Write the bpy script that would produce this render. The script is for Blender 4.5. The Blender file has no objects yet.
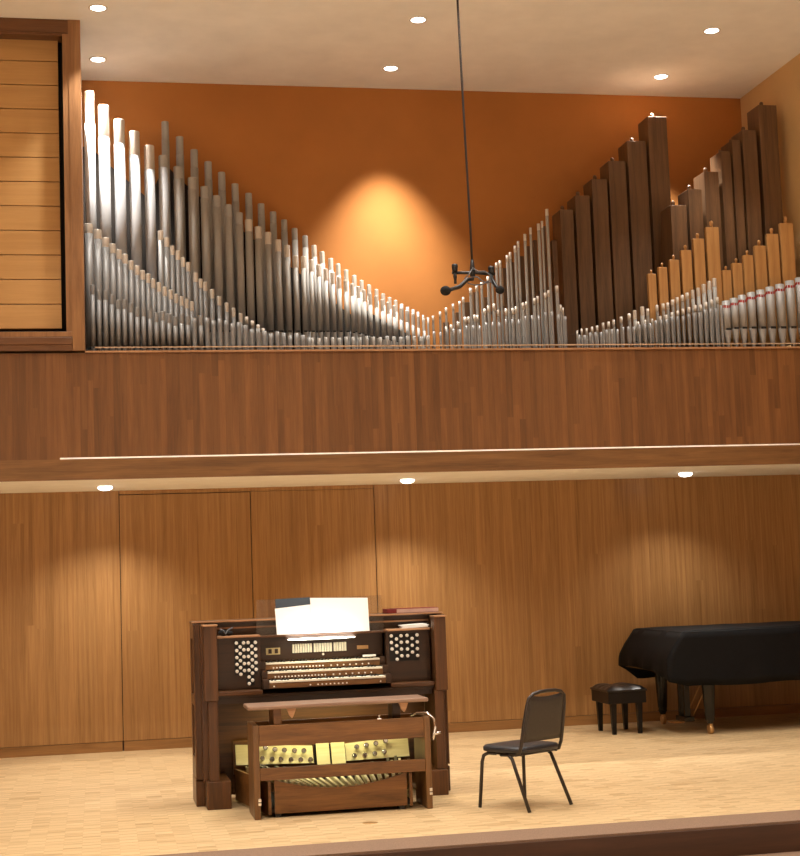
import bpy, bmesh, math, random
from mathutils import Vector, Matrix
random.seed(7)
C = bpy.context.scene.collection
PI = math.pi

# ---------------------------------------------------------------- helpers
class MB:
    """collects shapes (world coordinates) for ONE mesh object"""
    def __init__(s): s.v = []; s.f = []; s.sm = []
    def add(s, vs, fs, smooth=False):
        o = len(s.v); s.v += [tuple(v) for v in vs]
        s.f += [tuple(i + o for i in f) for f in fs]; s.sm += [smooth] * len(fs)
        return s
    def box(s, a, b, bev=0.0):
        (x0, y0, z0), (x1, y1, z1) = a, b
        if bev <= 0:
            vs = [(x, y, z) for x in (x0, x1) for y in (y0, y1) for z in (z0, z1)]
            return s.add(vs, [(0,1,3,2),(4,6,7,5),(0,4,5,1),(2,3,7,6),(0,2,6,4),(1,5,7,3)])
        bm = bmesh.new(); bmesh.ops.create_cube(bm, size=1)
        for v in bm.verts:
            v.co = Vector((x0 + (v.co.x + .5) * (x1 - x0), y0 + (v.co.y + .5) * (y1 - y0), z0 + (v.co.z + .5) * (z1 - z0)))
        bmesh.ops.bevel(bm, geom=list(bm.edges), offset=bev, segments=2, affect='EDGES', profile=.5)
        return s.bm(bm)
    def bm(s, bm, smooth=False):
        bm.verts.index_update()
        s.add([v.co.copy() for v in bm.verts], [[v.index for v in f.verts] for f in bm.faces], smooth); bm.free(); return s
    def lathe(s, c, prof, seg=14, axis=(0, 0, 1), cap=True, smooth=True):
        """prof: list of (radius, height along axis) starting at point c"""
        ax = Vector(axis).normalized(); c = Vector(c)
        t = Vector((1, 0, 0)) if abs(ax.x) < .9 else Vector((0, 1, 0))
        u = (t - ax * t.dot(ax)).normalized(); w = ax.cross(u)
        vs = []; fs = []
        for r, h in prof:
            for k in range(seg):
                a = 2 * PI * k / seg
                vs.append(c + ax * h + (u * math.cos(a) + w * math.sin(a)) * r)
        n = len(prof)
        for i in range(n - 1):
            for k in range(seg):
                k2 = (k + 1) % seg
                fs.append((i * seg + k, i * seg + k2, (i + 1) * seg + k2, (i + 1) * seg + k))
        s.add(vs, fs, smooth)
        if cap:
            o = len(s.v) - len(vs)
            s.f.append(tuple(o + k for k in reversed(range(seg)))); s.sm.append(False)
            s.f.append(tuple(o + (n - 1) * seg + k for k in range(seg))); s.sm.append(False)
        return s
    def cyl(s, a, b, r, r2=None, seg=12):
        a = Vector(a); b = Vector(b); d = b - a
        return s.lathe(a, [(r, 0), (r if r2 is None else r2, d.length)], seg, d)
    def ball(s, c, r, sx=1, sy=1, sz=1, seg=14):
        bm = bmesh.new(); bmesh.ops.create_uvsphere(bm, u_segments=seg, v_segments=seg // 2 + 2, radius=r)
        for v in bm.verts: v.co = Vector((v.co.x * sx, v.co.y * sy, v.co.z * sz)) + Vector(c)
        return s.bm(bm, True)
    def tube(s, pts, r, seg=8, closed=False):
        P = [Vector(p) for p in pts]; n = len(P); vs = []; fs = []
        prev = None
        for i in range(n):
            if closed: d = P[(i + 1) % n] - P[i - 1]
            else: d = P[min(i + 1, n - 1)] - P[max(i - 1, 0)]
            d.normalize()
            if prev is None:
                t = Vector((0, 0, 1)) if abs(d.z) < .9 else Vector((1, 0, 0))
                u = (t - d * t.dot(d)).normalized()
            else: u = (prev - d * prev.dot(d)).normalized()
            prev = u; w = d.cross(u)
            rr = r[i] if isinstance(r, (list, tuple)) else r
            for k in range(seg):
                a = 2 * PI * k / seg; vs.append(P[i] + (u * math.cos(a) + w * math.sin(a)) * rr)
        m = n if closed else n - 1
        for i in range(m):
            j = (i + 1) % n
            for k in range(seg):
                k2 = (k + 1) % seg
                fs.append((i * seg + k, i * seg + k2, j * seg + k2, j * seg + k))
        if not closed:
            fs.append(tuple(reversed(range(seg)))); fs.append(tuple((n - 1) * seg + k for k in range(seg)))
        return s.add(vs, fs, True)
    def prism(s, poly, d):
        """extrude a planar polygon (3-D points) by vector d"""
        P = [Vector(p) for p in poly]; n = len(P); d = Vector(d)
        vs = P + [p + d for p in P]
        fs = [tuple(range(n)), tuple(reversed(range(n, 2 * n)))]
        fs += [(i, n + i, n + (i + 1) % n, (i + 1) % n) for i in range(n)]
        return s.add(vs, fs)
    def build(s, name, m, parent=None, origin=None, bevel=0):
        po = Vector(parent['_w']) if parent is not None else Vector((0, 0, 0))
        og = Vector(origin) if origin is not None else po
        me = bpy.data.meshes.new(name)
        me.from_pydata([Vector(v) - og for v in s.v], [], s.f)
        bm = bmesh.new(); bm.from_mesh(me); bmesh.ops.recalc_face_normals(bm, faces=bm.faces[:]); bm.to_mesh(me); bm.free()
        me.polygons.foreach_set('use_smooth', s.sm)
        me.materials.append(m); me.update()
        o = bpy.data.objects.new(name, me); C.objects.link(o)
        if parent is not None: o.parent = parent
        o.location = og - po; o['_w'] = list(og)
        if bevel:
            b = o.modifiers.new('bevel', 'BEVEL'); b.width = bevel; b.segments = 2; b.limit_method = 'ANGLE'
        return o

def tag(o, label, cat, group=None):
    o['label'] = label; o['category'] = cat
    if group: o['group'] = group
    return o
def empty(name, loc, label, cat, group=None):
    o = bpy.data.objects.new(name, None); C.objects.link(o); o.location = loc; o['_w'] = list(loc); o.empty_display_size = .1
    return tag(o, label, cat, group)
def struct(o): o['kind'] = 'structure'; return o
def box(a, b, bev=0): return MB().box(a, b, bev)

# ---------------------------------------------------------------- materials
class NT:
    def __init__(s, name):
        s.m = bpy.data.materials.new(name); s.m.use_nodes = True; s.t = s.m.node_tree; s.t.nodes.clear()
        s.out = s.n('ShaderNodeOutputMaterial'); s.b = s.n('ShaderNodeBsdfPrincipled')
        s.t.links.new(s.b.outputs[0], s.out.inputs[0])
    def n(s, k, **kw):
        x = s.t.nodes.new(k)
        for a, b in kw.items(): setattr(x, a, b)
        return x
    def l(s, a, b): s.t.links.new(a, b)
    def set(s, i, v):
        if hasattr(v, 'is_linked') or hasattr(v, 'links'): s.l(v, i)
        else: i.default_value = v
    def math(s, op, a, b=0.0, c=None):
        x = s.n('ShaderNodeMath', operation=op); s.set(x.inputs[0], a); s.set(x.inputs[1], b)
        if c is not None: s.set(x.inputs[2], c)
        return x.outputs[0]
    def coord(s, world): return s.n('ShaderNodeNewGeometry').outputs['Position'] if world else s.n('ShaderNodeTexCoord').outputs['Object']
    def sep(s, v): x = s.n('ShaderNodeSeparateXYZ'); s.l(v, x.inputs[0]); return x.outputs
    def comb(s, a, b, c):
        x = s.n('ShaderNodeCombineXYZ')
        for i, v in enumerate((a, b, c)): s.set(x.inputs[i], v)
        return x.outputs[0]
    def noise(s, v, scale, detail=3, rough=.55, dist=0):
        x = s.n('ShaderNodeTexNoise'); s.l(v, x.inputs['Vector'])
        x.inputs['Scale'].default_value = scale; x.inputs['Detail'].default_value = detail
        x.inputs['Roughness'].default_value = rough; x.inputs['Distortion'].default_value = dist
        return x.outputs['Fac']
    def ramp(s, f, stops):
        x = s.n('ShaderNodeValToRGB'); s.l(f, x.inputs[0]); e = x.color_ramp.elements
        while len(e) < len(stops): e.new(.5)
        for i, (p, c) in enumerate(stops): e[i].position = p; e[i].color = (*c, 1)
        return x.outputs[0]
    def mix(s, f, a, b, blend='MIX'):
        x = s.n('ShaderNodeMix', data_type='RGBA', blend_type=blend); s.set(x.inputs[0], f); s.set(x.inputs[6], a); s.set(x.inputs[7], b)
        return x.outputs[2]
    def val(s, col, v):
        x = s.n('ShaderNodeHueSaturation'); s.l(col, x.inputs['Color']); s.set(x.inputs['Value'], v); return x.outputs[0]
    def bump(s, h, st, d=.002):
        x = s.n('ShaderNodeBump'); x.inputs['Strength'].default_value = st; x.inputs['Distance'].default_value = d
        s.l(h, x.inputs['Height']); s.l(x.outputs[0], s.b.inputs['Normal'])

def srgb(r, g, b):
    f = lambda c: (c / 255 / 12.92) if c / 255 <= .04045 else ((c / 255 + .055) / 1.055) ** 2.4
    return (f(r), f(g), f(b))

def plain(name, col, rough=.5, metal=0, spec=.5, mottled=.06, scale=8, world=False, coat=0):
    t = NT(name); f = t.noise(t.coord(world), scale, 4)
    a = tuple(c * (1 - mottled * 2) for c in col); b = tuple(min(1, c * (1 + mottled * 2)) for c in col)
    t.l(t.ramp(f, [(.3, a), (.7, b)]), t.b.inputs['Base Color'])
    t.b.inputs['Roughness'].default_value = rough; t.b.inputs['Metallic'].default_value = metal
    t.b.inputs['Specular IOR Level'].default_value = spec; t.b.inputs['Coat Weight'].default_value = coat
    return t.m

def wood(name, dark, light, along='Z', across='X', plank=0, length=1.2, var=.25, world=False, rough=.45, grain=1.0, seam=.6, figure=1.0):
    """wood with long grain; plank>0 lays it up in strips of random tone with staggered ends"""
    t = NT(name); P = t.sep(t.coord(world)); ix = {'X': 0, 'Y': 1, 'Z': 2}
    U = P[ix[across]]; V = P[ix[along]]; Wd = P[3 - ix[across] - ix[along]]
    v = .06
    if plank:
        q = t.math('DIVIDE', U, plank); idx = t.math('FLOOR', q)
        r1 = t.n('ShaderNodeTexWhiteNoise', noise_dimensions='1D'); t.l(idx, r1.inputs['W'])
        vv = t.math('FLOOR', t.math('ADD', t.math('DIVIDE', V, length), t.math('MULTIPLY', r1.outputs['Value'], 7.3)))
        r2 = t.n('ShaderNodeTexWhiteNoise', noise_dimensions='2D'); t.l(t.comb(idx, vv, 0), r2.inputs['Vector'])
        off = t.math('MULTIPLY', r2.outputs['Value'], 37.0)
    else: off = 0.0
    st = t.comb(t.math('ADD', t.math('MULTIPLY', U, 14 * grain), off), t.math('MULTIPLY', V, .9 * figure), t.math('MULTIPLY', Wd, 14 * grain))
    f1 = t.noise(st, 1.0, 5, .6, .7)
    fine = t.comb(t.math('ADD', t.math('MULTIPLY', U, 160 * grain), off), t.math('MULTIPLY', V, 5), t.math('MULTIPLY', Wd, 160 * grain))
    f2 = t.noise(fine, 1.0, 3, .6)
    f = t.math('ADD', t.math('MULTIPLY', f1, .68), t.math('MULTIPLY', f2, .32))
    col = t.ramp(f, [(.34, dark), (.66, light)])
    if plank:
        col = t.val(col, t.math('ADD', t.math('MULTIPLY', r2.outputs['Value'], 2 * var), 1 - var))
        fr = t.math('FRACT', q); s1 = t.math('LESS_THAN', fr, .035)
        col = t.mix(t.math('MULTIPLY', s1, seam), col, (*[c * .45 for c in dark], 1))
    t.l(col, t.b.inputs['Base Color']); t.b.inputs['Roughness'].default_value = rough
    t.bump(f2, .12, .001)
    return t.m

def parquet(name, base, sq=.1525, n=5):
    """mosaic parquet: small squares of fingers, courses shifted from column to column"""
    t = NT(name); P = t.sep(t.coord(True)); x = t.math('DIVIDE', P[0], sq); ix = t.math('FLOOR', x)
    y = t.math('ADD', t.math('DIVIDE', P[1], sq), t.math('MULTIPLY', t.math('FLOORED_MODULO', ix, 2.0), .5)); iy = t.math('FLOOR', y)
    fx = t.math('FRACT', x); fy = t.math('FRACT', y)
    g = t.math('MULTIPLY', fy, n); k = t.math('FLOOR', g); fr = t.math('FRACT', g)
    w = t.n('ShaderNodeTexWhiteNoise', noise_dimensions='3D'); t.l(t.comb(ix, iy, k), w.inputs['Vector'])
    w2 = t.n('ShaderNodeTexWhiteNoise', noise_dimensions='2D'); t.l(t.comb(ix, iy, 0), w2.inputs['Vector'])
    fine = t.noise(t.comb(t.math('MULTIPLY', P[0], 10), t.math('MULTIPLY', P[1], 60), 0), 1.0, 4)
    tone = t.math('ADD', t.math('ADD', t.math('MULTIPLY', w.outputs['Value'], .30), t.math('MULTIPLY', w2.outputs['Value'], .22)), t.math('MULTIPLY', fine, .22))
    col = t.ramp(tone, [(.05, tuple(c * f for c, f in zip(base, (.58, .50, .40)))), (.30, base), (.62, tuple(min(1, c * f) for c, f in zip(base, (1.12, 1.14, 1.18))))])
    seam = t.math('LESS_THAN', fr, .07); edge = t.math('LESS_THAN', fy, .10); side = t.math('LESS_THAN', fx, .012)
    dash = t.math('MULTIPLY', edge, t.math('ADD', .35, t.math('MULTIPLY', w2.outputs['Value'], .65)))
    ln = t.math('MAXIMUM', t.math('MAXIMUM', dash, t.math('MULTIPLY', seam, .3)), t.math('MULTIPLY', side, .35))
    col = t.mix(t.math('MULTIPLY', ln, .95), col, (*[c * f for c, f in zip(base, (.5, .42, .34))], 1))
    t.l(col, t.b.inputs['Base Color']); t.b.inputs['Roughness'].default_value = .42
    t.b.inputs['Specular IOR Level'].default_value = .35
    return t.m

def emit(name, col, strength):
    t = NT(name); t.b.inputs['Base Color'].default_value = (.8, .8, .8, 1)
    t.b.inputs['Emission Color'].default_value = (*col, 1); t.b.inputs['Emission Strength'].default_value = strength
    return t.m

def metalpipe(name, col, rough=.34, metal=.85):
    t = NT(name); P = t.sep(t.coord(False))
    f = t.noise(t.comb(t.math('MULTIPLY', P[0], 30), t.math('MULTIPLY', P[1], 30), t.math('MULTIPLY', P[2], 5)), 1.0, 4)
    t.l(t.ramp(f, [(.3, tuple(c * .86 for c in col)), (.7, col)]), t.b.inputs['Base Color'])
    t.b.inputs['Metallic'].default_value = metal
    t.l(t.math('ADD', t.math('MULTIPLY', f, .14), rough - .07), t.b.inputs['Roughness'])
    return t.m

def glass(name, tint, rough=.05, mix=.12):
    t = NT(name); tr = t.n('ShaderNodeBsdfTransparent'); tr.inputs[0].default_value = (*tint, 1)
    gl = t.n('ShaderNodeBsdfGlossy'); gl.inputs['Roughness'].default_value = rough; gl.inputs['Color'].default_value = (.9, .9, .9, 1)
    mx = t.n('ShaderNodeMixShader'); mx.inputs[0].default_value = mix
    t.l(tr.outputs[0], mx.inputs[1]); t.l(gl.outputs[0], mx.inputs[2]); t.l(mx.outputs[0], t.out.inputs[0])
    t.t.nodes.remove(t.b)
    return t.m

# measured pipe tables: (x, top height, radius) or (x0, x1, top height)
TALL=[(0.005,6.83,0.0559),(0.151,6.685,0.0584),(0.307,6.539,0.0583),(0.459,6.414,0.0582),(0.611,6.267,0.0554),(0.753,6.163,0.05),(0.906,6.048,0.05),(1.049,5.933,0.0462),(1.177,5.839,0.0446),(1.301,5.744,0.0435),(1.419,5.649,0.0419),(1.532,5.565,0.0408),(1.63,5.491,0.0398),(1.728,5.416,0.0377),(1.832,5.358,0.0361),(1.936,5.279,0.034),(2.03,5.22,0.0324),(2.117,5.108,0.0303),(2.2,5.103,0.0293),(2.281,5.066,0.0277),(2.359,5.013,0.0267),(2.433,4.97,0.0256),(2.507,4.932,0.0251),(2.575,4.884,0.0241),(2.644,4.852,0.023),(2.712,4.809,0.0225),(2.776,4.782,0.0215),(2.84,4.745,0.0209),(2.903,4.712,0.0204),(2.967,4.68,0.0194),(3.031,4.642,0.0183),(3.095,4.615,0.0173),(3.159,4.577,0.0168),(3.229,4.55,0.0157),(3.293,4.523,0.0158),(3.357,4.491,0.0147),(3.417,4.463,0.0137),(3.481,4.431,0.0126)]
REAR=[(0.797,6.627,0.0406),(0.948,6.465,0.0416),(1.099,6.326,0.0415),(1.245,6.197,0.0414),(1.387,6.084,0.0408),(1.528,5.96,0.0397),(1.671,5.858,0.0386),(1.803,5.745,0.038),(1.93,5.658,0.0364),(2.047,5.572,0.0348),(2.158,5.479,0.0337),(2.27,5.398,0.0321),(2.365,5.294,0.0294),(2.45,5.223,0.0294),(2.541,5.152,0.0283),(2.621,5.092,0.0267),(2.707,5.026,0.0267),(2.793,4.966,0.0267),(2.873,4.911,0.0246),(2.954,4.862,0.0246),(3.035,4.812,0.0225),(3.106,4.763,0.0236),(3.176,4.724,0.0225),(3.242,4.691,0.0214),(3.307,4.652,0.0204),(3.372,4.619,0.0188),(3.433,4.591,0.0172),(3.487,4.564,0.015),(3.542,4.53,0.0118),(3.597,4.503,0.0107)]
THIN=[(3.449,4.362,0.0112),(3.525,4.403,0.0122),(3.59,4.445,0.0122),(3.666,4.487,0.0122),(3.737,4.513,0.0122),(3.776,4.555,0.0128),(3.86,4.65,0.0154),(3.926,4.687,0.0154),(3.98,4.714,0.0133),(4.053,4.772,0.0154),(4.096,4.825,0.0134),(4.149,4.921,0.0144),(4.188,4.943,0.0145),(4.268,5.001,0.0145),(4.302,5.034,0.0135),(4.359,5.103,0.0145),(4.394,5.151,0.0135),(4.471,5.228,0.0156),(4.534,5.297,0.0136),(4.625,5.341,0.0167),(4.664,5.37,0.0126),(4.723,5.499,0.0168)]
BRIGHT=[(3.54,4.216,0.012),(3.593,4.237,0.0131),(3.668,4.267,0.0141),(3.744,4.314,0.0141),(3.781,4.319,0.0121),(3.845,4.34,0.0131),(3.876,4.334,0.0121),(3.955,4.402,0.0142),(3.997,4.433,0.0142),(4.056,4.454,0.0152),(4.096,4.391,0.0122),(4.182,4.402,0.0132),(4.254,4.407,0.0142),(4.29,4.423,0.0132),(4.366,4.464,0.0143),(4.402,4.475,0.0133),(4.491,4.512,0.0143),(4.526,4.534,0.0133),(4.608,4.569,0.0143),(4.646,4.597,0.0133),(4.738,4.643,0.0175),(4.767,4.443,0.0113),(4.792,4.412,0.0103)]
STUB=[(3.376,4.142,0.0139),(3.444,4.135,0.0139),(3.513,4.168,0.0139),(3.581,4.17,0.0139),(3.649,4.163,0.0139),(3.718,4.199,0.0139),(3.787,4.202,0.014),(3.855,4.197,0.014),(3.925,4.233,0.014),(3.994,4.237,0.014),(4.063,4.232,0.014),(4.133,4.267,0.014),(4.202,4.268,0.0141),(4.271,4.262,0.0141),(4.342,4.3,0.0141),(4.412,4.305,0.0141),(4.481,4.302,0.0141),(4.553,4.34,0.0142),(4.623,4.345,0.0142),(4.691,4.312,0.0142),(4.761,4.294,0.0142)]
STEP=[(4.908,4.156,0.0102),(4.958,4.177,0.0102),(5.012,4.182,0.0113),(5.072,4.198,0.0123),(5.127,4.208,0.0123),(5.194,4.239,0.0134),(5.254,4.25,0.0134),(5.31,4.27,0.0134),(5.393,4.302,0.0155),(5.483,4.333,0.0166),(5.545,4.37,0.0187),(5.629,4.407,0.0218),(5.689,4.386,0.0156),(5.795,4.423,0.0156),(5.863,4.439,0.0167),(5.913,4.449,0.0167),(5.97,4.481,0.0178),(6.022,4.508,0.0168),(6.079,4.529,0.0179),(6.136,4.556,0.0179),(6.199,4.588,0.019),(6.262,4.609,0.0201),(6.325,4.647,0.0212),(6.389,4.679,0.0223),(6.447,4.712,0.0223)]
MIDDLE=[(5.554,4.238,0.0134),(5.632,4.259,0.0134),(5.709,4.27,0.0135),(5.799,4.296,0.0145),(5.866,4.312,0.0146),(5.933,4.333,0.0146),(5.995,4.354,0.0146),(6.057,4.375,0.0146),(6.124,4.391,0.0147),(6.192,4.412,0.0157),(6.254,4.417,0.0158),(6.317,4.444,0.0158),(6.38,4.47,0.0158),(6.443,4.497,0.0158)]
FRINGE=[(4.882,4.092,0.0142),(4.94,4.091,0.0142),(5.0,4.116,0.0142),(5.059,4.12,0.0142),(5.117,4.12,0.0142),(5.177,4.144,0.0143),(5.236,4.149,0.0143),(5.295,4.148,0.0143),(5.356,4.172,0.0143),(5.415,4.176,0.0143),(5.474,4.175,0.0144),(5.535,4.199,0.0144),(5.595,4.203,0.0144),(5.654,4.207,0.0144),(5.716,4.238,0.0144),(5.776,4.247,0.0145),(5.836,4.248,0.0145),(5.897,4.275,0.0145),(5.957,4.281,0.0145),(6.018,4.283,0.0145),(6.079,4.311,0.0146),(6.14,4.319,0.0146),(6.201,4.322,0.0146),(6.263,4.352,0.0146),(6.324,4.362,0.0147),(6.385,4.366,0.0147),(6.447,4.397,0.0147)]
SLOPE=[(-0.021,5.244,0.0395),(0.065,5.185,0.0375),(0.14,5.106,0.0345),(0.207,5.046,0.0296),(0.268,4.987,0.0276),(0.326,4.942,0.0266),(0.383,4.878,0.0256),(0.44,4.828,0.0246),(0.492,4.783,0.0236),(0.545,4.749,0.0226),(0.595,4.699,0.0216),(0.648,4.664,0.0216),(0.703,4.619,0.0216),(0.761,4.589,0.0211),(0.814,4.549,0.0201),(0.867,4.524,0.0196),(0.917,4.499,0.0186),(0.966,4.474,0.0186)]
SECOND=[(0.682,5.215,0.027),(0.74,5.145,0.0259),(0.793,5.064,0.0229),(0.848,5.014,0.0239),(0.899,4.943,0.0219),(0.948,4.897,0.0229),(1.02,4.791,0.0248),(1.068,4.73,0.0199),(1.112,4.7,0.0209),(1.18,4.624,0.0223),(1.248,4.553,0.0213),(1.321,4.487,0.0198),(1.39,4.436,0.0188),(1.459,4.38,0.0188),(1.518,4.344,0.0173),(1.577,4.304,0.0173),(1.631,4.263,0.0164),(1.681,4.227,0.0149)]
LOW=[(0.008,4.61,0.0224),(0.067,4.56,0.0223),(0.128,4.557,0.0223),(0.188,4.516,0.0223),(0.248,4.466,0.0223),(0.308,4.468,0.0223),(0.369,4.434,0.0223),(0.429,4.39,0.0223),(0.49,4.395,0.0223),(0.551,4.371,0.0223),(0.611,4.338,0.0223),(0.673,4.353,0.0223),(0.734,4.329,0.0223),(0.795,4.302,0.0223),(0.857,4.324,0.0223),(0.918,4.309,0.0223),(0.98,4.283,0.0223),(1.042,4.305,0.0223),(1.104,4.286,0.0223),(1.165,4.258,0.0223),(1.228,4.277,0.0223),(1.29,4.259,0.0223),(1.351,4.23,0.0223),(1.414,4.242,0.0224),(1.476,4.211,0.0224),(1.538,4.171,0.0224),(1.601,4.178,0.0224),(1.663,4.153,0.0224),(1.725,4.127,0.0224),(1.789,4.149,0.0224),(1.852,4.132,0.0224),(1.914,4.106,0.0224),(1.978,4.128,0.0224),(2.041,4.112,0.0224),(2.104,4.085,0.0224)]
BABY=[(2.134,4.086,0.0176),(2.202,4.08,0.0176),(2.271,4.09,0.0176),(2.339,4.088,0.0176),(2.408,4.082,0.0176),(2.477,4.092,0.0176),(2.546,4.09,0.0176),(2.615,4.084,0.0176),(2.684,4.095,0.0177),(2.753,4.092,0.0177),(2.823,4.086,0.0177),(2.893,4.097,0.0177),(2.962,4.094,0.0177),(3.032,4.089,0.0177),(3.102,4.099,0.0178),(3.172,4.097,0.0178),(3.242,4.091,0.0178),(3.313,4.101,0.0178)]
RIBBON=[(6.507,4.447,0.0421),(6.597,4.474,0.0401),(6.689,4.506,0.0402),(6.792,4.537,0.0425),(6.899,4.562,0.0436),(7.008,4.594,0.0438),(7.122,4.624,0.0461),(7.238,4.661,0.0462),(7.353,4.694,0.0475)]
DARK=[(4.998,5.152,5.601),(5.176,5.347,5.759),(5.374,5.556,5.946),(5.576,5.78,6.151),(5.804,6.03,6.381),(6.055,6.285,6.663)]
CORNER=[(6.089,6.277,5.553),(6.298,6.462,5.731),(6.492,6.665,5.926),(6.697,6.817,6.156),(6.833,6.94,6.281),(6.959,7.133,6.396),(7.165,7.386,6.681)]
OAK=[(5.738,5.826,4.774),(5.859,5.953,4.845),(5.986,6.091,4.925),(6.12,6.235,5.029),(6.264,6.385,5.154),(6.415,6.558,5.28)]
OAK2=[(6.564,6.657,4.81),(6.678,6.787,4.886),(6.809,6.917,4.973),(6.942,7.068,5.076),(7.092,7.222,5.207),(7.249,7.399,5.325)]
BROWN=[(3.634,3.688,4.35),(3.768,3.822,4.456),(3.865,3.925,4.564),(3.962,4.027,4.671),(4.08,4.134,4.617),(4.296,4.346,4.931),(4.382,4.437,4.996),(4.485,4.54,5.062),(4.567,4.612,5.172),(4.648,4.693,5.238),(4.767,4.795,5.392),(4.86,4.916,5.239)]
PW = dict(cham=(600, 1200, 1350), balc=270, soff=(185, 185, 100), hall=250, hall2=230, house=1400, mus=1.0, key=1.6, ped=8)   # lamp powers in watts, house for the added fill

# ---------------------------------------------------------------- material library
OAKD = srgb(112, 66, 30); OAKL = srgb(168, 112, 62)
M = {}
M['panel'] = wood('oak veneer panelling', srgb(140, 99, 55), srgb(182, 138, 86), 'Z', 'X', plank=.105, length=6, var=.06, world=True, rough=.38, seam=.10, grain=2.0, figure=.7)
M['skirt'] = wood('oak skirting', srgb(128, 88, 48), srgb(168, 124, 74), 'X', 'Z', world=True, rough=.4)
M['planks'] = wood('oak strip planks', srgb(104, 66, 35), srgb(130, 87, 48), 'Z', 'X', plank=.062, length=1.3, var=.2, world=True, rough=.42, seam=.35)
M['beam'] = wood('oak beam', srgb(100, 68, 38), srgb(142, 101, 60), 'X', 'Z', world=True, rough=.4)
M['frameoak'] = wood('oak frame', srgb(118, 78, 44), srgb(160, 114, 70), 'Z', 'X', world=True, rough=.42)
M['frameoakh'] = wood('oak frame rail', srgb(84, 52, 28), srgb(122, 80, 46), 'X', 'Z', world=True, rough=.42)
M['louver'] = wood('pale shutter wood', srgb(188, 142, 84), srgb(202, 156, 96), 'X', 'Z', world=True, rough=.5, figure=.6)
M['parquet'] = parquet('oak mosaic parquet', srgb(200, 171, 128), .122, 4)
M['carpet'] = plain('taupe carpet', srgb(130, 106, 88), .95, scale=120, world=True, mottled=.1, spec=.1)
M['riser'] = wood('dark riser board', srgb(58, 36, 22), srgb(80, 51, 33), 'X', 'Z', world=True)
M['ceil'] = plain('cream plaster', srgb(244, 240, 232), .9, scale=3, world=True, mottled=.02, spec=.2)
M['orange'] = plain('burnt orange paint', srgb(176, 114, 55), .75, scale=2, world=True, mottled=.03, spec=.3)
M['tan'] = plain('tan paint', srgb(216, 180, 128), .8, scale=2, world=True, mottled=.02, spec=.3)
M['hall'] = plain('brown hall wall', srgb(150, 112, 78), .8, scale=2, world=True, mottled=.03)
M['black'] = plain('matt black', (.012, .011, .010), .7)
M['pale'] = plain('pale bounce floor', srgb(226, 208, 186), .6, world=True)
M['strip'] = plain('pale strip', srgb(236, 220, 200), .5, world=True)
M['console'] = wood('dark oak', srgb(54, 31, 14), srgb(106, 66, 32), 'Z', 'X', rough=.36, grain=1.3)
M['consoleh'] = wood('dark oak rail', srgb(58, 34, 16), srgb(110, 69, 35), 'X', 'Z', rough=.34, grain=1.3)
M['consoledark'] = wood('walnut brown board', srgb(40, 24, 12), srgb(66, 40, 21), 'X', 'Z', rough=.36, grain=1.3)
M['edge'] = wood('worn light edge', srgb(150, 104, 70), srgb(196, 152, 112), 'X', 'Z', rough=.35)
M['seatwood'] = wood('seat wood sheen', srgb(120, 92, 74), srgb(164, 134, 114), 'X', 'Z', rough=.3)  # pale sheen of the glossy seat put into the wood colour
M['bench'] = wood('medium oak', srgb(84, 54, 26), srgb(138, 94, 50), 'X', 'Z', rough=.36, grain=1.2, figure=2)
M['benchv'] = wood('medium oak upright', srgb(84, 56, 30), srgb(134, 96, 56), 'Z', 'X', rough=.36, grain=1.2)
M['birch'] = wood('birch board', srgb(206, 190, 138), srgb(226, 212, 164), 'X', 'Z', rough=.45)
M['ivory'] = plain('ivory keys', srgb(240, 234, 214), .3, mottled=.01)
M['ebony'] = plain('black keys', (.015, .013, .012), .3)
M['knob'] = plain('white knob', srgb(240, 236, 226), .3, mottled=.01)
M['chrome'] = metalpipe('chrome', (.82, .82, .82), .18, 1)
M['steelk'] = plain('white sheet paper', srgb(246, 246, 242), .8, mottled=.005)
M['page'] = plain('page edges', srgb(206, 172, 158), .8, mottled=.05)
M['maroon'] = plain('maroon cloth', srgb(122, 30, 28), .6)
M['folder'] = plain('dark grey folder', srgb(52, 62, 72), .6, mottled=.02)
M['gloss'] = plain('black lacquer', (.006, .0055, .005), .2, spec=.4)
M['cover'] = plain('black quilted cloth', (.0045, .0046, .0052), .75, scale=25, mottled=.15, spec=.18)
M['leather'] = plain('black leather', (.014, .011, .010), .30, scale=60, mottled=.15)
M['ebonwood'] = plain('ebonised wood', (.006, .0042, .0034), .4, spec=.25)
M['brass'] = plain('brass', srgb(200, 158, 104), .35, metal=.6)
M['vinyl'] = plain('black vinyl', (.028, .028, .032), .38, scale=60)
M['backvinyl'] = plain('brown black vinyl', (.045, .037, .030), .5, scale=60)
M['tubing'] = plain('black painted steel', (.028, .020, .016), .35)
M['micblack'] = plain('black microphone body', (.012, .012, .013), .5)
M['foam'] = plain('black foam', (.008, .008, .008), .95)
M['cablegrey'] = plain('grey cable', (.10, .10, .105), .5)
M['cableblack'] = plain('dark cable', (.018, .010, .008), .6)
M['tin'] = metalpipe('tin pipe metal', (.40, .385, .36), .70, .15)
M['tinbright'] = metalpipe('bright tin', (.40, .395, .385), .56, .3)
M['tingrey'] = metalpipe('grey pipe metal', (.30, .295, .29), .52, .35)
M['tinlit'] = metalpipe('lit pipe tin', (.48, .49, .51), .78, .1)  # brighter copy of the pipe metal for the lamp-lit left pipes
M['slide'] = metalpipe('bright tuning slide', (.66, .60, .53), .5, .3)
M['soffit'] = plain('white soffit plaster', srgb(250, 248, 242), .9, scale=3, world=True, mottled=.02, spec=.2)
M['dpipe'] = wood('dark stained pipe wood', srgb(78, 54, 34), srgb(114, 83, 54), 'Z', 'X', rough=.45, grain=1.2)
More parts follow.
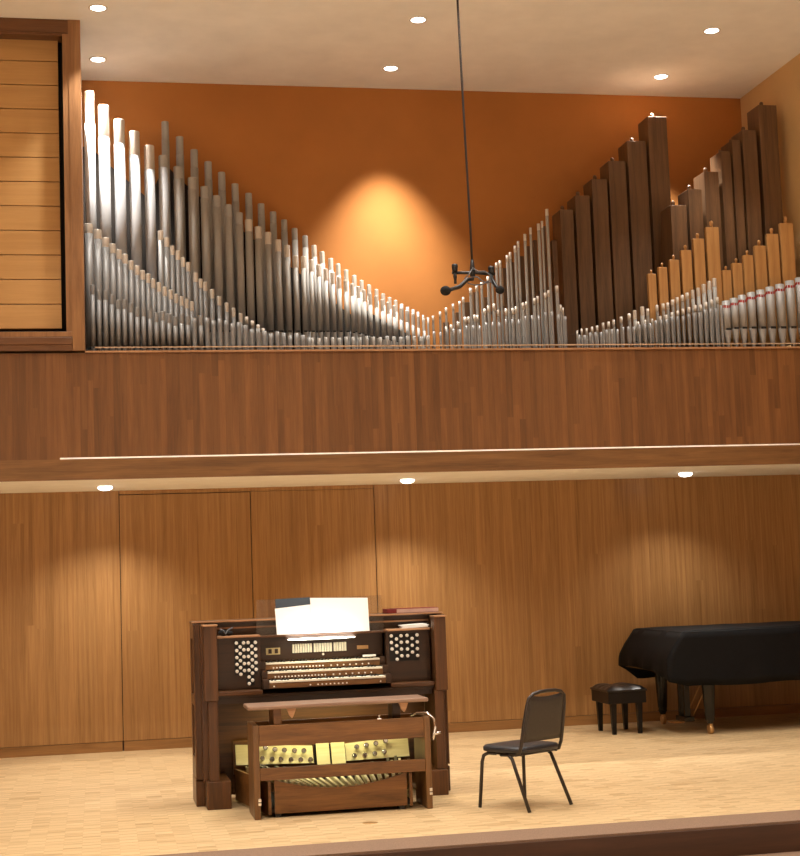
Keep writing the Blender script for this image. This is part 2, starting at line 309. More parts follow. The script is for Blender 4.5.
M['opipe'] = wood('light oak pipe wood', srgb(164, 116, 64), srgb(190, 143, 86), 'Z', 'X', rough=.5, grain=1.2)
M['ribbon'] = plain('red ribbon', srgb(150, 40, 34), .7)
M['railpale'] = plain('pale rack strip', srgb(196, 168, 138), .5)
M['chest'] = wood('wind chest board', srgb(70, 44, 26), srgb(104, 70, 42), 'X', 'Y', rough=.6)
M['backdrop'] = plain('pipe gap shade', (.022, .016, .012), .9)  # shade between the tall pipes, put into a dark sheet colour
M['plate'] = plain('pale brass plate', srgb(190, 150, 100), .45, metal=.25)
M['lens'] = emit('lamp lens', (1, .93, .82), 9)
M['tubelamp'] = emit('music lamp tube', (1, .97, .84), 7)
M['ring'] = plain('white metal ring', srgb(224, 212, 196), .4)
M['glass'] = glass('acrylic sheet', (.88, .86, .83), .15, .03)
M['lamplens2'] = emit('pedal lamp tube', (1, .95, .55), 5)

# ---------------------------------------------------------------- the hall
XL, XR, YF, HC = -9.0, 9.4, -4.0, 7.142
struct(box((XL, 10.0, -.6), (XR, 16.4, 0)).build('floor', M['parquet']))
struct(box((XL, 9.6, -.6), (XR, 10.0, .002), 0).build('trim_1', M['carpet']))
struct(box((XL, 9.575, -.6), (XR, 9.6, -.012)).build('trim_2', M['riser']))
struct(box((XL, YF, -.8), (XR, 8.7, -.192)).build('floor_hall', M['pale']))  # unseen hall floor, made pale to bounce light up to the ceiling
struct(box((XL, 8.7, -.8), (XR, 9.575, -.192)).build('floor_step', M['carpet']))
struct(box((XL, YF, HC), (XR, 16.6, HC + .15)).build('ceiling', M['ceil']))
struct(box((XL - .2, YF, -.8), (XL, 16.6, HC)).build('wall_left', M['hall']))
struct(box((XR, YF, -.8), (XR + .2, 16.6, HC)).build('wall_right', M['hall']))
struct(box((XL, YF - .2, -.8), (XR, YF, HC)).build('wall_front', M['hall']))
# lower back wall: veneer panels with open joints over a dark ground
b = MB()
for x0, x1, z1 in ((XL, .241, 2.71), (.250, 1.622, 2.655), (1.632, 2.968, 2.66), (2.977, XR, 2.71)):
    b.box((x0, 16.34, .105), (x1, 16.37, z1))
b.box((.250, 16.34, 2.664), (2.968, 16.37, 2.71))
wb = struct(b.build('wall_back', M['panel']))
struct(box((XL, 16.37, 0), (XR, 16.6, 3.8)).build('wall_back_core', M['riser']))
b = MB()
for x0, x1 in ((XL, .236), (.254, XR)): b.box((x0, 16.332, 0), (x1, 16.37, .10))
struct(b.build('baseboard_back', M['skirt']))
# balcony
struct(box((XL, 14.575, 2.704), (XR, 16.37, 2.80)).build('ceiling_balcony', M['soffit']))
struct(box((XL, 14.56, 2.704), (XR, 14.58, 2.90)).build('trim_3', M['beam']))
struct(MB().prism([(-.317, 14.572, 2.899), (-.317, 14.59, 2.899), (-.317, 14.59, 2.917)], (XR + .317, 0, 0)).build('trim_4', M['strip']))
struct(box((XL, 14.59, 2.80), (XR, 14.68, 3.908)).build('wall_balcony', M['planks']))
struct(box((-.075, 14.575, 3.908), (XR, 14.70, 3.926)).build('trim_5', M['edge']))
struct(box((XL, 14.68, 3.70), (XR, 16.37, 3.80)).build('floor_balcony', M['chest']))
# organ chamber
struct(box((-.07, 16.34, 3.8), (7.506, 16.6, HC)).build('wall_chamber_back', M['orange']))
struct(box((7.506, 14.60, 3.926), (XR, 16.6, HC)).build('wall_chamber_right', M['tan']))

# swell box with its closed shutters, left
sb = empty('swell_box', (-1.5, 14.6, 3.91), 'oak framed shutter box with pale horizontal louvres at upper left', 'shutter box')
f = MB()
f.box((-.185, 14.55, 3.926), (-.07, 14.85, HC - .002)).box((-.24, 14.562, 4.06), (-.185, 14.85, 7.0))
f.build('stile', M['frameoak'], sb)
MB().box((-6.0, 14.553, 7.012), (-.185, 14.85, HC - .002)).box((-6.0, 14.565, 6.985), (-.185, 14.6, 7.012)).build('head_rail', M['frameoakh'], sb)
MB().box((-6.0, 14.56, 4.058), (-.185, 14.85, 4.108), .004).build('sill_rail', M['frameoak'], sb)
MB().box((-6.0, 14.552, 3.985), (-.187, 14.85, 4.056), .006).box((-6.0, 14.56, 3.926), (-.187, 14.85, 3.985), .004).build('base_beam', M['frameoakh'], sb)
MB().box((-6.0, 14.93, 3.93), (-.075, 14.96, HC - .002)).box((-.10, 14.85, 3.93), (-.072, 14.93, HC - .002)).build('inner_lining', M['black'], sb)
MB().box((-.10, 14.96, 3.81), (-.072, 16.33, HC - .002)).build('side_panel', M['hall'], sb)
for k in range(12):
    z0 = 4.172 + k * .2392
    MB().box((-6.0, 14.79, z0 + .004), (-.287, 14.83, z0 + .2352), .003).build('louver', M['louver'], sb)

# ---------------------------------------------------------------- ceiling lamps (real spots in the downlights) and an added fill
def spot(name, loc, power, size, blend, col=(1, .95, .87), r=.06, aim=None):
    d = bpy.data.lights.new(name, 'SPOT'); d.energy = power; d.spot_size = math.radians(size); d.spot_blend = blend
    d.color = col; d.shadow_soft_size = r
    o = bpy.data.objects.new(name, d); C.objects.link(o); o.location = loc
    if aim: o.rotation_euler = (Vector(aim) - Vector(loc)).to_track_quat('-Z', 'Y').to_euler()
    return o
def downlight(loc, label, group, drop=0.017):
    x, y, z = loc
    t = empty('ceiling_downlight', (x, y, z), label, 'ceiling light', group)
    MB().lathe((x, y, z - .001), [(.070, 0), (.090, -.001), (.088, -.008), (.070, -.006)], 24, cap=False).build('trim_ring', M['ring'], t)
    MB().lathe((x, y, z - .0005), [(.072, 0), (.072, -.006 if drop < .02 else -drop * .5), (.055, -drop * .8), (.03, -drop)], 24).build('lens', M['lens'], t)
    return t
LX = (.10, 3.19, 6.26)
names = ('left', 'middle', 'right')
for i, x in enumerate(LX):
    downlight((x, 15.65, HC), 'round recessed ceiling downlight near the orange wall, %s of three' % names[i], 'downlights close to the orange wall')
    downlight((x, 14.21, HC), 'round recessed ceiling downlight farther from the orange wall, %s of three' % names[i], 'downlights nearer the viewer')
    downlight((x, 15.56, 2.704), 'round recessed downlight under the balcony, %s of three' % names[i], 'downlights under the balcony', .042)
    spot('chamber_lamp', (x, 15.71, HC - .02), PW['cham'][i], 70, .75)
    spot('balcony_lamp', (x, 14.21, HC - .02), PW['balc'], 84, .5)
    spot('soffit_lamp', (x, 15.56, 2.655), PW['soff'][i], 118, .8)
for x in (-2.98, .10, 3.19, 6.26):
    for y in (12.77, 11.33, 9.9):
        spot('hall_lamp', (x, y, HC - .02), PW['hall'], 95, .5)
    spot('hall_lamp', (x, 8.0, HC - .02), PW['hall2'], 110, .5)

d = bpy.data.lights.new('hall_fill_light', 'AREA'); d.shape = 'RECTANGLE'; d.size = 16; d.size_y = 10; d.spread = math.radians(95); d.energy = PW['house']; d.color = (1, .95, .87)  # unseen area light added as ambient fill for ceiling and walls
o = bpy.data.objects.new('hall_fill_light', d); C.objects.link(o); o.location = (0, 1.0, HC - .03)

# ---------------------------------------------------------------- organ pipes
ORD = ['', 'first', 'second', 'third', 'fourth', 'fifth', 'sixth', 'seventh', 'eighth', 'ninth', 'tenth', 'eleventh', 'twelfth', 'thirteenth', 'fourteenth', 'fifteenth', 'sixteenth', 'seventeenth', 'eighteenth', 'nineteenth', 'twentieth']
def ordinal(n):
    if n <= 20: return ORD[n]
    if n % 10 == 0: return {30: 'thirtieth', 40: 'fortieth'}[n]
    return {2: 'twenty', 3: 'thirty', 4: 'forty'}[n // 10] + '-' + ORD[n % 10]
ZC = 3.93                                             # top of the wind chest
w = empty('wind_chest', (3.7, 15.4, 3.8), 'long low wooden wind chest carrying the organ pipes behind the balcony front', 'wind chest')
MB().box((.0, 14.74, 3.80), (7.49, 16.28, 3.90)).build('chest_body', M['chest'], w)
MB().box((.0, 14.72, 3.90), (7.49, 16.30, ZC)).build('toe_board', M['black'], w)
w = empty('pipe_rack', (3.7, 14.73, ZC), 'pale rack strip running along the feet of the front organ pipes', 'pipe rack')
MB().box((.02, 14.722, 3.974), (7.5, 14.738, 3.986)).build('strip', M['railpale'], w)
for k in range(26):
    x = .06 + k * .297
    MB().box((x - .006, 14.724, ZC), (x + .006, 14.737, 3.974)).build('post', M['chest'], w)

def metal_pipe(x, y, zt, r, mat, label, group, mouth=4.2, slide=None, slen=.12, taper=.94, parts=True, seg=14):
    zm = min(mouth, ZC + (zt - ZC) * .4)
    o = None
    foot = [(r * .26, 0), (r * .34, .012), (r * .98, zm - ZC - .01), (r, zm - ZC)]
    if not parts:
        b = MB().lathe((x, y, ZC), foot + [(r, zt - ZC - slen * .6), (r, zt - ZC)], 10)
        return tag(b.build('organ_pipe', mat, origin=(x, y, ZC)), label, 'organ pipe', group)
    t = empty('organ_pipe', (x, y, ZC), label, 'organ pipe', group)
    MB().lathe((x, y, ZC), foot, seg).build('foot', mat, t)
    top = zt - (slen if slide else 0)
    MB().lathe((x, y, zm + .002), [(r, 0), (r, top - zm - .002)], seg).build('pipe_body', mat, t)
    MB().box((x - r * .62, y - r * 1.03, zm - .004), (x + r * .62, y - r * .6, zm + r * .42)).build('mouth', M['black'], t)
    if slide:
        MB().lathe((x, y, zt - slen), [(r * .97, -.01), (r * taper, 0), (r * taper, slen - .006), (r * taper * .96, slen)], seg).build('tuning_slide', slide, t)
    return t
for i, (x, zt, r) in enumerate(TALL):
    metal_pipe(x, 15.78, zt, r, M['tinlit'] if i < 6 else M['tin'], 'silver organ pipe in the tall front row, %s from the wooden frame' % ordinal(i + 1),
               'tall front row of silver pipes', 4.294, M['slide'] if (i < 5 or i > 11) else M['tin'], .34 if i < 2 else (.26 if i < 5 else .13), .86 if i < 1 else .96)
for i, (x, zt, r) in enumerate(REAR):
    metal_pipe(x, 16.10, zt, r, M['tin'], 'silver organ pipe in the rearmost row against orange wall, %s from left' % ordinal(i + 1),
               'rearmost row of silver pipes', 4.343, M['tin'] if i < 12 else M['slide'], .2 if i < 6 else .13, .95, parts=i < 24)
for nm, L, y, mat, sl, txt, grp in (
    ('s', SLOPE, 14.99, 'tingrey', 'slide', 'short grey organ pipe sloping away from the wooden frame, %s from that frame', 'short sloping row at the far left'),
    ('s', SECOND, 15.14, 'tingrey', 'slide', 'short pale-topped organ pipe in the second sloping row, %s from its left end', 'second short sloping row'),
    ('s', LOW, 14.86, 'tingrey', 'tingrey', 'thin low grey organ pipe at rack strip, %s from the wooden frame', 'lowest grey row at the left'),
    ('s', BABY, 14.86, 'tin', 'tin', 'tiny organ pipe at rack strip before the valley, %s from left', 'tiny pipes at the rack strip'),
    ('s', THIN, 15.2, 'tin', 'slide', 'slender silver organ pipe in the row rising behind the microphone, %s from left', 'slender pipes rising right of the dip'),
    ('s', BRIGHT, 15.02, 'tin', 'slide', 'short bright-topped organ pipe under the slender rising row, %s from left', 'short bright topped pipes right of the dip'),
    ('s', STUB, 14.86, 'tingrey', 'tin', 'stubby organ pipe in the lowest row below the microphone, %s from left', 'stubby front row right of the dip'),
    ('s', STEP, 14.94, 'tin', 'slide', 'silver organ pipe in highest row before the wooden pipes, %s from left', 'highest silver row before the wooden pipes'),
    ('s', MIDDLE, 14.88, 'tin', 'slide', 'silver organ pipe in middle row before light oak pipes, %s from left', 'middle silver row before the wooden pipes'),
    ('s', FRINGE, 14.80, 'tingrey', 'tin', 'small grey organ pipe in lowest row before wooden pipes, %s from left', 'lowest grey row before the wooden pipes')):
    for i, (x, zt, r) in enumerate(L):
        big = r > .0185 and zt > 4.3
        t = metal_pipe(x, y, zt, r, M[mat], txt % ordinal(i + 1), grp, 4.0 if x < 3.4 else 4.04, None if not big else M[sl], .09, 1.03, parts=big, seg=12)
        if not big and sl == 'slide':
            MB().lathe((x, y, zt - .07), [(r * 1.06, 0), (r * 1.06, .072)], 10).build('tuning_slide', M['slide'], t)
for i, (x, zt, r) in enumerate(RIBBON):
    t = metal_pipe(x, 14.81, zt, r, M['tinbright'], 'wide silver organ pipe tied with red ribbon, %s from left' % ordinal(i + 1), 'wide ribboned silver pipes', 4.15, None, seg=20)
# the ribbon threads across all of them
pts = []
for i, (x, zt, r) in enumerate(RIBBON):
    for a in (-75, -38, 0, 38, 75):
        q = math.radians(a); pts.append((x + math.sin(q) * (r + .002), 14.81 - math.cos(q) * (r + .002), zt - .065 - .004 * math.cos(3 * q)))
b = MB(); n = len(pts)
vs = [(p[0], p[1], p[2] + dz) for p in pts for dz in (-.014, .014)] + [(p[0], p[1] + .002, p[2] + dz) for p in pts for dz in (-.014, .014)]
fs = [(2 * i, 2 * i + 2, 2 * i + 3, 2 * i + 1) for i in range(n - 1)] + [(2 * n + 2 * i, 2 * n + 2 * i + 1, 2 * n + 2 * i + 3, 2 * n + 2 * i + 2) for i in range(n - 1)]
fs += [(2 * i + 1, 2 * i + 3, 2 * n + 2 * i + 3, 2 * n + 2 * i + 1) for i in range(n - 1)] + [(2 * i, 2 * n + 2 * i, 2 * n + 2 * i + 2, 2 * i + 2) for i in range(n - 1)]
b.add(vs, fs)
tag(b.build('ribbon', M['ribbon'], origin=pts[0]), 'red ribbon tied across the wide silver pipes at far right', 'ribbon')

def wood_pipe(x0, x1, y, dep, zt, mat, label, group, knob=True):
    t = empty('wooden_organ_pipe', ((x0 + x1) / 2, y + dep / 2, ZC), label, 'organ pipe', group)
    MB().box((x0, y, ZC + .10), (x1, y + dep, zt), .004).build('pipe_body', mat, t)
    MB().lathe(((x0 + x1) / 2, y + dep / 2, ZC), [(.018, 0), (.022, .10)], 10).build('foot', mat, t)
    wd = x1 - x0
    MB().box((x0 + wd * .15, y - .008, ZC + .14), (x1 - wd * .15, y, ZC + .30), .002).build('mouth_cap', mat, t)
    if knob:
        k = min(.022, wd * .14)
        MB().lathe(((x0 + x1) / 2, y + dep / 2, zt), [(k * .8, 0), (k * .8, k * 1.6), (k, k * 2.0), (k, k * 3.0), (k * .6, k * 3.6)], 10).build('stopper_knob', mat, t)
    return t
for i, (x0, x1, zt) in enumerate(DARK):
    wood_pipe(x0, x1 - .006, 15.6, .3, zt, M['dpipe'], '%s dark square wooden organ pipe from left, stepping up right of microphone' % ordinal(i + 1), 'dark wooden pipes stepping up to the right')
for i, (x0, x1, zt) in enumerate(CORNER):
    wood_pipe(x0, x1 - .008, 15.15, .3, zt, M['dpipe'], '%s dark square wooden organ pipe from left in the right corner' % ordinal(i + 1), 'dark wooden pipes in the right corner')
for i, (x0, x1, zt) in enumerate(OAK):
    wood_pipe(x0, x1, 15.0, .05, zt, M['opipe'], '%s light oak organ pipe from left in the left oak group' % ordinal(i + 1), 'taller light oak pipes')
for i, (x0, x1, zt) in enumerate(OAK2):
    wood_pipe(x0, x1, 14.97, .05, zt, M['opipe'], '%s light oak organ pipe from left behind the ribboned silver pipes' % ordinal(i + 1), 'light oak pipes behind the ribboned pipes')
for i, (x0, x1, zt) in enumerate(BROWN):
    wood_pipe(x0, x1, 15.5, .08, zt, M['dpipe'], 'narrow dark wooden organ pipe behind slender silver row, %s from left' % ordinal(i + 1), 'narrow dark wooden pipes', knob=False)
t = empty('rack_board', (4.4, 15.27, ZC), 'slanting dark wooden rack board behind the slender silver pipes', 'rack board')
MB().prism([(4.06, 15.26, 4.375), (4.75, 15.26, 4.655), (4.75, 15.26, 4.69), (4.06, 15.26, 4.41)], (0, .025, 0)).build('board', M['dpipe'], t)
for x in (4.075, 4.735): MB().box((x - .012, 15.285, ZC), (x + .012, 15.305, 4.40 + (x - 4.075) * .4)).build('post', M['dpipe'], t)

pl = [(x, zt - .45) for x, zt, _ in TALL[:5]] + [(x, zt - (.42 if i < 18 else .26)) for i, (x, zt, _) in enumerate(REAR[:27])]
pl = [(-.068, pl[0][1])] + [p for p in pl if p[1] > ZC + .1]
t = empty('gap_shade_sheet', (1.3, 16.26, ZC), 'added dark screen seen as dark gaps between the tall silver pipes', 'backdrop')
MB().prism([(-.068, 16.24, ZC), (pl[-1][0], 16.24, ZC)] + [(x, 16.24, z) for x, z in pl[::-1]], (0, .03, 0)).build('panel', M['backdrop'], t)  # dark sheet added to make the gaps between pipes look shaded
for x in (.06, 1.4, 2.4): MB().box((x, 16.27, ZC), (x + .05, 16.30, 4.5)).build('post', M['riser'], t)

# ---------------------------------------------------------------- microphone array on its cable
def P12(x, z, y=12.0): return (x, y, z)
mic = empty('microphone_array', (3.07, 12, 4.16), 'black microphone array hanging on a long cable before the orange wall', 'microphone')
MB().tube([(3.038, 12, HC), (3.036, 12, 6.5), (3.050, 12, 5.5), (3.066, 12, 4.6), (3.070, 12, 4.25)], .0095, 8).build('hanging_cable', M['cableblack'], mic)
MB().tube([(2.895, 11.99, 4.158), (3.07, 12, 4.160), (3.26, 12.01, 4.152)], .013, 8).build('stereo_bar', M['micblack'], mic)
MB().lathe((3.070, 12, 4.13), [(.022, 0), (.024, .05), (.018, .09), (.012, .14)], 12).build('cable_clamp', M['micblack'], mic)
t = MB().lathe((2.918, 11.985, 4.165), [(.020, 0), (.024, .015), (.026, .045), (.024, .062)], 14).build('microphone', M['micblack'], mic)
MB().lathe((2.918, 11.985, 4.15), [(.014, 0), (.016, -.03), (.011, -.05), (.012, -.085)], 10).build('cable_plug', M['micblack'], t)
t = MB().lathe((3.232, 12.01, 4.155), [(.020, 0), (.024, .015), (.026, .045), (.024, .060)], 14).build('microphone', M['micblack'], mic)
t = MB().tube([(3.062, 11.96, 4.10), (3.0, 11.9, 4.085), (2.92, 11.85, 4.015), (2.815, 11.785, 3.974)], [.014, .016, .017, .016], 10).build('microphone', M['micblack'], mic)
MB().ball((2.785, 11.78, 3.968), .042, 1.05, 1, .95).build('foam_windscreen', M['foam'], t)
t = MB().tube([(3.225, 12.0, 4.14), (3.232, 11.97, 4.09), (3.238, 11.9, 4.03), (3.245, 11.85, 4.0)], .014, 10).build('microphone', M['micblack'], mic)
MB().ball((3.250, 11.83, 3.985), .036, 1.05, 1, .95).build('foam_windscreen', M['foam'], t)
for pts in ([(3.07, 11.98, 4.20), (3.03, 11.95, 4.14), (2.985, 11.93, 4.10), (3.01, 11.93, 4.06), (3.07, 11.94, 4.045), (3.14, 11.95, 4.055), (3.20, 11.97, 4.09)],
            [(3.075, 11.98, 4.19), (3.11, 11.97, 4.165), (3.17, 11.98, 4.168), (3.215, 11.99, 4.14), (3.215, 11.97, 4.08), (3.235, 11.95, 4.05)],
            [(3.06, 11.97, 4.12), (3.10, 11.96, 4.118), (3.13, 11.96, 4.09), (3.17, 11.96, 4.07), (3.21, 11.96, 4.075)]):
    MB().tube(pts, .006, 6).build('cable_loop', M['cablegrey'], mic)

# ---------------------------------------------------------------- organ console
con = empty('organ_console', (1.72, 12.1, 0), 'dark oak three manual organ console with white stop knobs on the stage', 'organ console')
for s, (x0, x1) in (('l', (.738, .775)), ('r', (2.668, 2.705))):
    p = MB().box((x0, 12.0, .19), (x1, 12.42, 1.386)).build('side_panel', M['console'], con)
    xo = (x0 - .014, x0) if s == 'l' else (x1, x1 + .014)
    b = MB()
    for y0, y1, z0, z1 in ((11.99, 12.07, .21, 1.386), (12.34, 12.42, .21, 1.386), (12.07, 12.34, 1.27, 1.386), (12.07, 12.34, .21, .36), (12.07, 12.34, .76, .84)):
        b.box((xo[0], y0, z0), (xo[1], y1, z1), .003)
    b.build('side_frame', M['console'], p)
    xi = (.775, .82) if s == 'l' else (2.62, 2.668)
    MB().box((xi[0], 11.90, .2), (xi[1], 12.42, 1.38)).build('inner_cheek', M['console'], con)
MB().box((.788, 11.785, .806), (.893, 11.905, 1.372), .005).build('arm_post', M['console'], con)
MB().box((2.588, 11.785, .803), (2.682, 11.905, 1.372), .005).build('arm_post', M['console'], con)
for a, b_ in ((.783, .898), (2.583, 2.688)):
    MB().box((a, 11.775, 1.372), (b_, 11.92, 1.384), .003).build('post_cap', M['edge'], con)
MB().box((.815, 11.80, .206), (.888, 11.90, .806), .004).build('leg_post', M['console'], con)
MB().box((2.575, 11.80, .200), (2.645, 11.90, .803), .004).build('leg_post', M['console'], con)
MB().box((.722, 12.0, 0), (.972, 12.42, .207), .006).box((.790, 11.783, 0), (.973, 12.0, .207), .006).build('base_block', M['console'], con)
MB().box((2.47, 11.783, 0), (2.655, 12.0, .195), .006).box((2.47, 12.0, 0), (2.72, 12.42, .195), .006).build('base_block', M['console'], con)
# top
MB().box((.722, 12.06, 1.386), (2.715, 12.46, 1.405), .005).build('top_lid', M['consoleh'], con)
MB().box((.716, 12.045, 1.393), (2.72, 12.06, 1.406), .003).build('lid_edge', M['edge'], con)
MB().box((.84, 12.10, 1.338), (2.615, 12.115, 1.352), .002).build('inner_shelf_edge', M['edge'], con)
MB().box((.84, 12.12, 1.27), (2.615, 12.15, 1.386)).build('roll_top', M['consoledark'], con)
MB().box((.84, 12.40, .06), (2.615, 12.42, 1.386)).build('back_panel', M['console'], con)
# jambs with the stop knobs
def jamb(x0, x1, pts):
    j = MB().box((x0, 11.975, .865), (x1, 12.06, 1.272)).build('stop_jamb', M['consoledark'], con)
    MB().box((x0, 11.93, 1.272), (x1, 12.12, 1.288), .004).build('jamb_ledge', M['edge'], j)
    MB().box((x0, 11.84, .838), (x1 + 0, 12.0, .872), .006).build('jamb_lip', M['consoleh'], j)
    xs = [p[0] for p in pts]; zs = [p[1] for p in pts]
    for x, z in pts:
        b = MB().lathe((x, 11.975, z), [(.008, 0), (.008, .022), (.0135, .028), (.0135, .036), (.010, .040)], 12, (0, -1, 0))
        b.build('stop_knob', M['knob'], con)
KL = [(1.052,1.232),(1.054,1.174),(1.053,1.12),(1.053,1.068),(1.052,1.015),(1.08,1.201),(1.08,1.15),(1.08,1.096),(1.08,1.042),(1.081,.992),(1.108,1.231),(1.109,1.178),(1.109,1.125),(1.11,1.072),(1.11,1.019),(1.143,1.232),(1.143,1.178),(1.143,1.125),(1.143,1.072),(1.144,1.02),(1.144,.968),(1.144,.917),(1.171,1.203),(1.172,1.151),(1.172,1.098),(1.172,1.047),(1.171,.996),(1.17,.942),(1.199,1.231),(1.2,1.179),(1.2,1.127),(1.2,1.075),(1.2,1.024)]
KR = [(2.273,1.235),(2.273,1.183),(2.276,1.132),(2.314,1.209),(2.314,1.156),(2.314,1.104),(2.315,1.05),(2.352,1.233),(2.352,1.182),(2.352,1.129),(2.353,1.076),(2.4,1.234),(2.4,1.182),(2.4,1.127),(2.4,1.074),(2.44,1.208),(2.44,1.154),(2.44,1.101),(2.481,1.234),(2.481,1.179),(2.48,1.126),(2.48,1.072)]
jamb(.893, 1.238, KL); jamb(2.238, 2.588, KR)
b = MB(); b.box((1.037, 11.971, .985), (1.215, 11.976, 1.25)).box((1.125, 11.971, .90), (1.188, 11.976, .985)); b.build('knob_shade', M['black'], con)  # black sheet for the shadows and shafts between the knobs
b = MB(); b.box((2.258, 11.971, 1.035), (2.498, 11.976, 1.25)); b.build('knob_shade', M['black'], con)  # same black shadow sheet on the right jamb
# nameboard and tablets
MB().box((1.238, 12.15, .86), (2.238, 12.19, 1.272)).build('nameboard', M['consoledark'], con)
MB().box((1.238, 11.99, 1.262), (2.238, 12.2, 1.278), .004).build('music_ledge', M['consoleh'], con)
for x0, x1, n in ((1.508, 1.668, 8), (1.678, 1.828, 7), (1.838, 1.944, 5)):
    d = (x1 - x0) / n
    for k in range(n):
        MB().box((x0 + k * d + .0025, 12.125, 1.127), (x0 + (k + 1) * d - .0025, 12.15, 1.197), .002).build('tilt_tablet', M['ivory'], con)
p = MB().box((1.302, 12.143, 1.121), (1.414, 12.151, 1.174)).build('switch_plate', M['birch'], con)
for x in (1.333, 1.383): MB().box((x - .013, 12.134, 1.130), (x + .013, 12.143, 1.165), .002).build('rocker_switch', M['consoledark'], p)
MB().box((2.031, 12.143, 1.135), (2.121, 12.151, 1.163)).build('name_plate', M['plate'], con)
MB().lathe((1.756, 12.15, 1.108), [(.009, 0), (.009, .012)], 10, (0, -1, 0)).build('thumb_piston', M['knob'], con)
# three manuals
for m, (z, y) in enumerate(((.936, 11.80), (1.000, 11.92), (1.064, 12.03))):
    kb = MB().box((1.285, y + .004, z - .055), (2.192, y + .13, z - .0135)).build('manual', M['bench'], con)
    nat = MB(); W = (2.190 - 1.287) / 36; sh = MB()
    for k in range(36):
        nat.box((1.287 + k * W + .0006, y, z - .013), (1.287 + (k + 1) * W - .0006, y + .125, z))
        if k % 7 in (0, 1, 3, 4, 5) and k < 35: sh.box((1.287 + (k + 1) * W - .0065, y + .05, z), (1.287 + (k + 1) * W + .0065, y + .125, z + .011))
    nat.build('natural_keys', M['ivory'], kb); sh.build('sharp_keys', M['ebony'], kb)
    b = MB().box((1.24, y - .002, z - .058), (1.284, y + .13, z + .012), .003).build('key_cheek', M['consoledark'], kb)
    b = MB().box((2.193, y - .002, z - .058), (2.237, y + .13, z + .012), .003).build('key_cheek', M['consoledark'], kb)
    xs = ([1.60] + [1.66 + k * .032 for k in range(8)] + [1.32, 2.15]) if m == 0 else [1.345 + k * .026 for k in range(16)] + [1.80 + k * .05 for k in range(7)]
    for x in xs:
        MB().lathe((x, y + .004, z - .040), [(.0065, 0), (.0065, .008)], 8, (0, -1, 0)).build('thumb_piston', M['knob'], kb)
MB().box((.893, 11.86, .815), (2.588, 12.36, .838), .003).build('key_desk', M['consoledark'], con)
MB().box((.893, 11.895, .770), (2.588, 11.92, .815), .003).build('key_desk_lip', M['consoledark'], con)
MB().box((.893, 12.33, .03), (2.588, 12.36, .815)).build('knee_panel', M['consoleh'], con)
# toe boards, studs and swell shoes
def toe(pl):
    return MB().prism([(pl[0], 12.14, pl[2]), (pl[1], 12.14, pl[3]), (pl[1], 12.20, pl[5]), (pl[0], 12.20, pl[4])], (0, .02, 0))
tl = toe((1.045, 1.655, .281, .262, .431, .392)).build('toe_board', M['birch'], con)
tr = toe((1.915, 2.425, .262, .272, .392, .430)).build('toe_board', M['birch'], con)
for P_, pts in ((tl, [(1.277,.387),(1.35,.369),(1.424,.36),(1.504,.352),(1.577,.348),(1.248,.309),(1.323,.299),(1.393,.295),(1.471,.288),(1.547,.284),(1.624,.279)]),
                (tr, [(2.0,.353),(2.078,.362),(2.156,.371),(2.237,.387),(1.976,.29),(2.058,.29),(2.139,.297),(2.217,.306)])):
    for x, z in pts:
        y = 12.14 + (z - .27) * .4
        MB().lathe((x, y, z), [(.009, 0), (.009, .026), (.021, .032), (.021, .046), (.014, .054)], 12, (0, -1, .35)).build('toe_stud', M['chrome'], P_)
for x0, x1 in ((1.674, 1.776), (1.792, 1.900)):
    sh = MB().prism([(x0, 12.07, .255), (x1, 12.07, .255), (x1, 12.13, .412), (x0, 12.13, .412)], (0, .02, 0)).build('swell_shoe', M['birch'], con)
    MB().box((x0 - .009, 12.165, .25), (x1 + .009, 12.20, .40)).build('shoe_housing', M['ebony'], sh)
MB().box((1.03, 12.20, .20), (2.44, 12.24, .46)).build('toe_backing', M['bench'], con)
MB().box((1.3, 11.93, .800), (2.15, 11.96, .814)).build('pedal_lamp', M['lamplens2'], con)
# music desk and lamp
md = MB().prism([(1.215, 12.015, 1.279), (2.235, 12.015, 1.279), (2.235, 12.10, 1.556), (1.232, 12.10, 1.556)], (0, .006, 0)).build('music_desk', M['glass'], con)
MB().tube([(1.455, 11.955, 1.240), (1.56, 11.955, 1.240), (1.88, 11.955, 1.240), (1.985, 11.955, 1.240)], [.003, .0075, .0075, .003], 10).build('lamp_tube', M['tubelamp'], con)
MB().box((1.44, 11.966, 1.236), (2.0, 11.99, 1.262), .003).build('lamp_bracket', M['consoledark'], con)
def area(name, loc, aim, sx, sy, power, col):
    d = bpy.data.lights.new(name, 'AREA'); d.shape = 'RECTANGLE'; d.size = sx; d.size_y = sy; d.energy = power; d.color = col
    o = bpy.data.objects.new(name, d); C.objects.link(o); o.location = loc
    o.rotation_euler = (Vector(aim) - Vector(loc)).to_track_quat('-Z', 'Y').to_euler(); return o
area('music_lamp_up', (1.72, 11.935, 1.262), (1.72, 12.09, 1.42), .52, .02, PW['mus'], (1, .97, .88))
area('music_lamp_down', (1.72, 11.94, 1.24), (1.72, 12.05, 1.0), .52, .02, PW['key'], (1, .96, .72))
area('pedal_lamp_light', (1.72, 11.945, .798), (1.72, 12.10, .3), .85, .03, PW['ped'], (1, .95, .50))

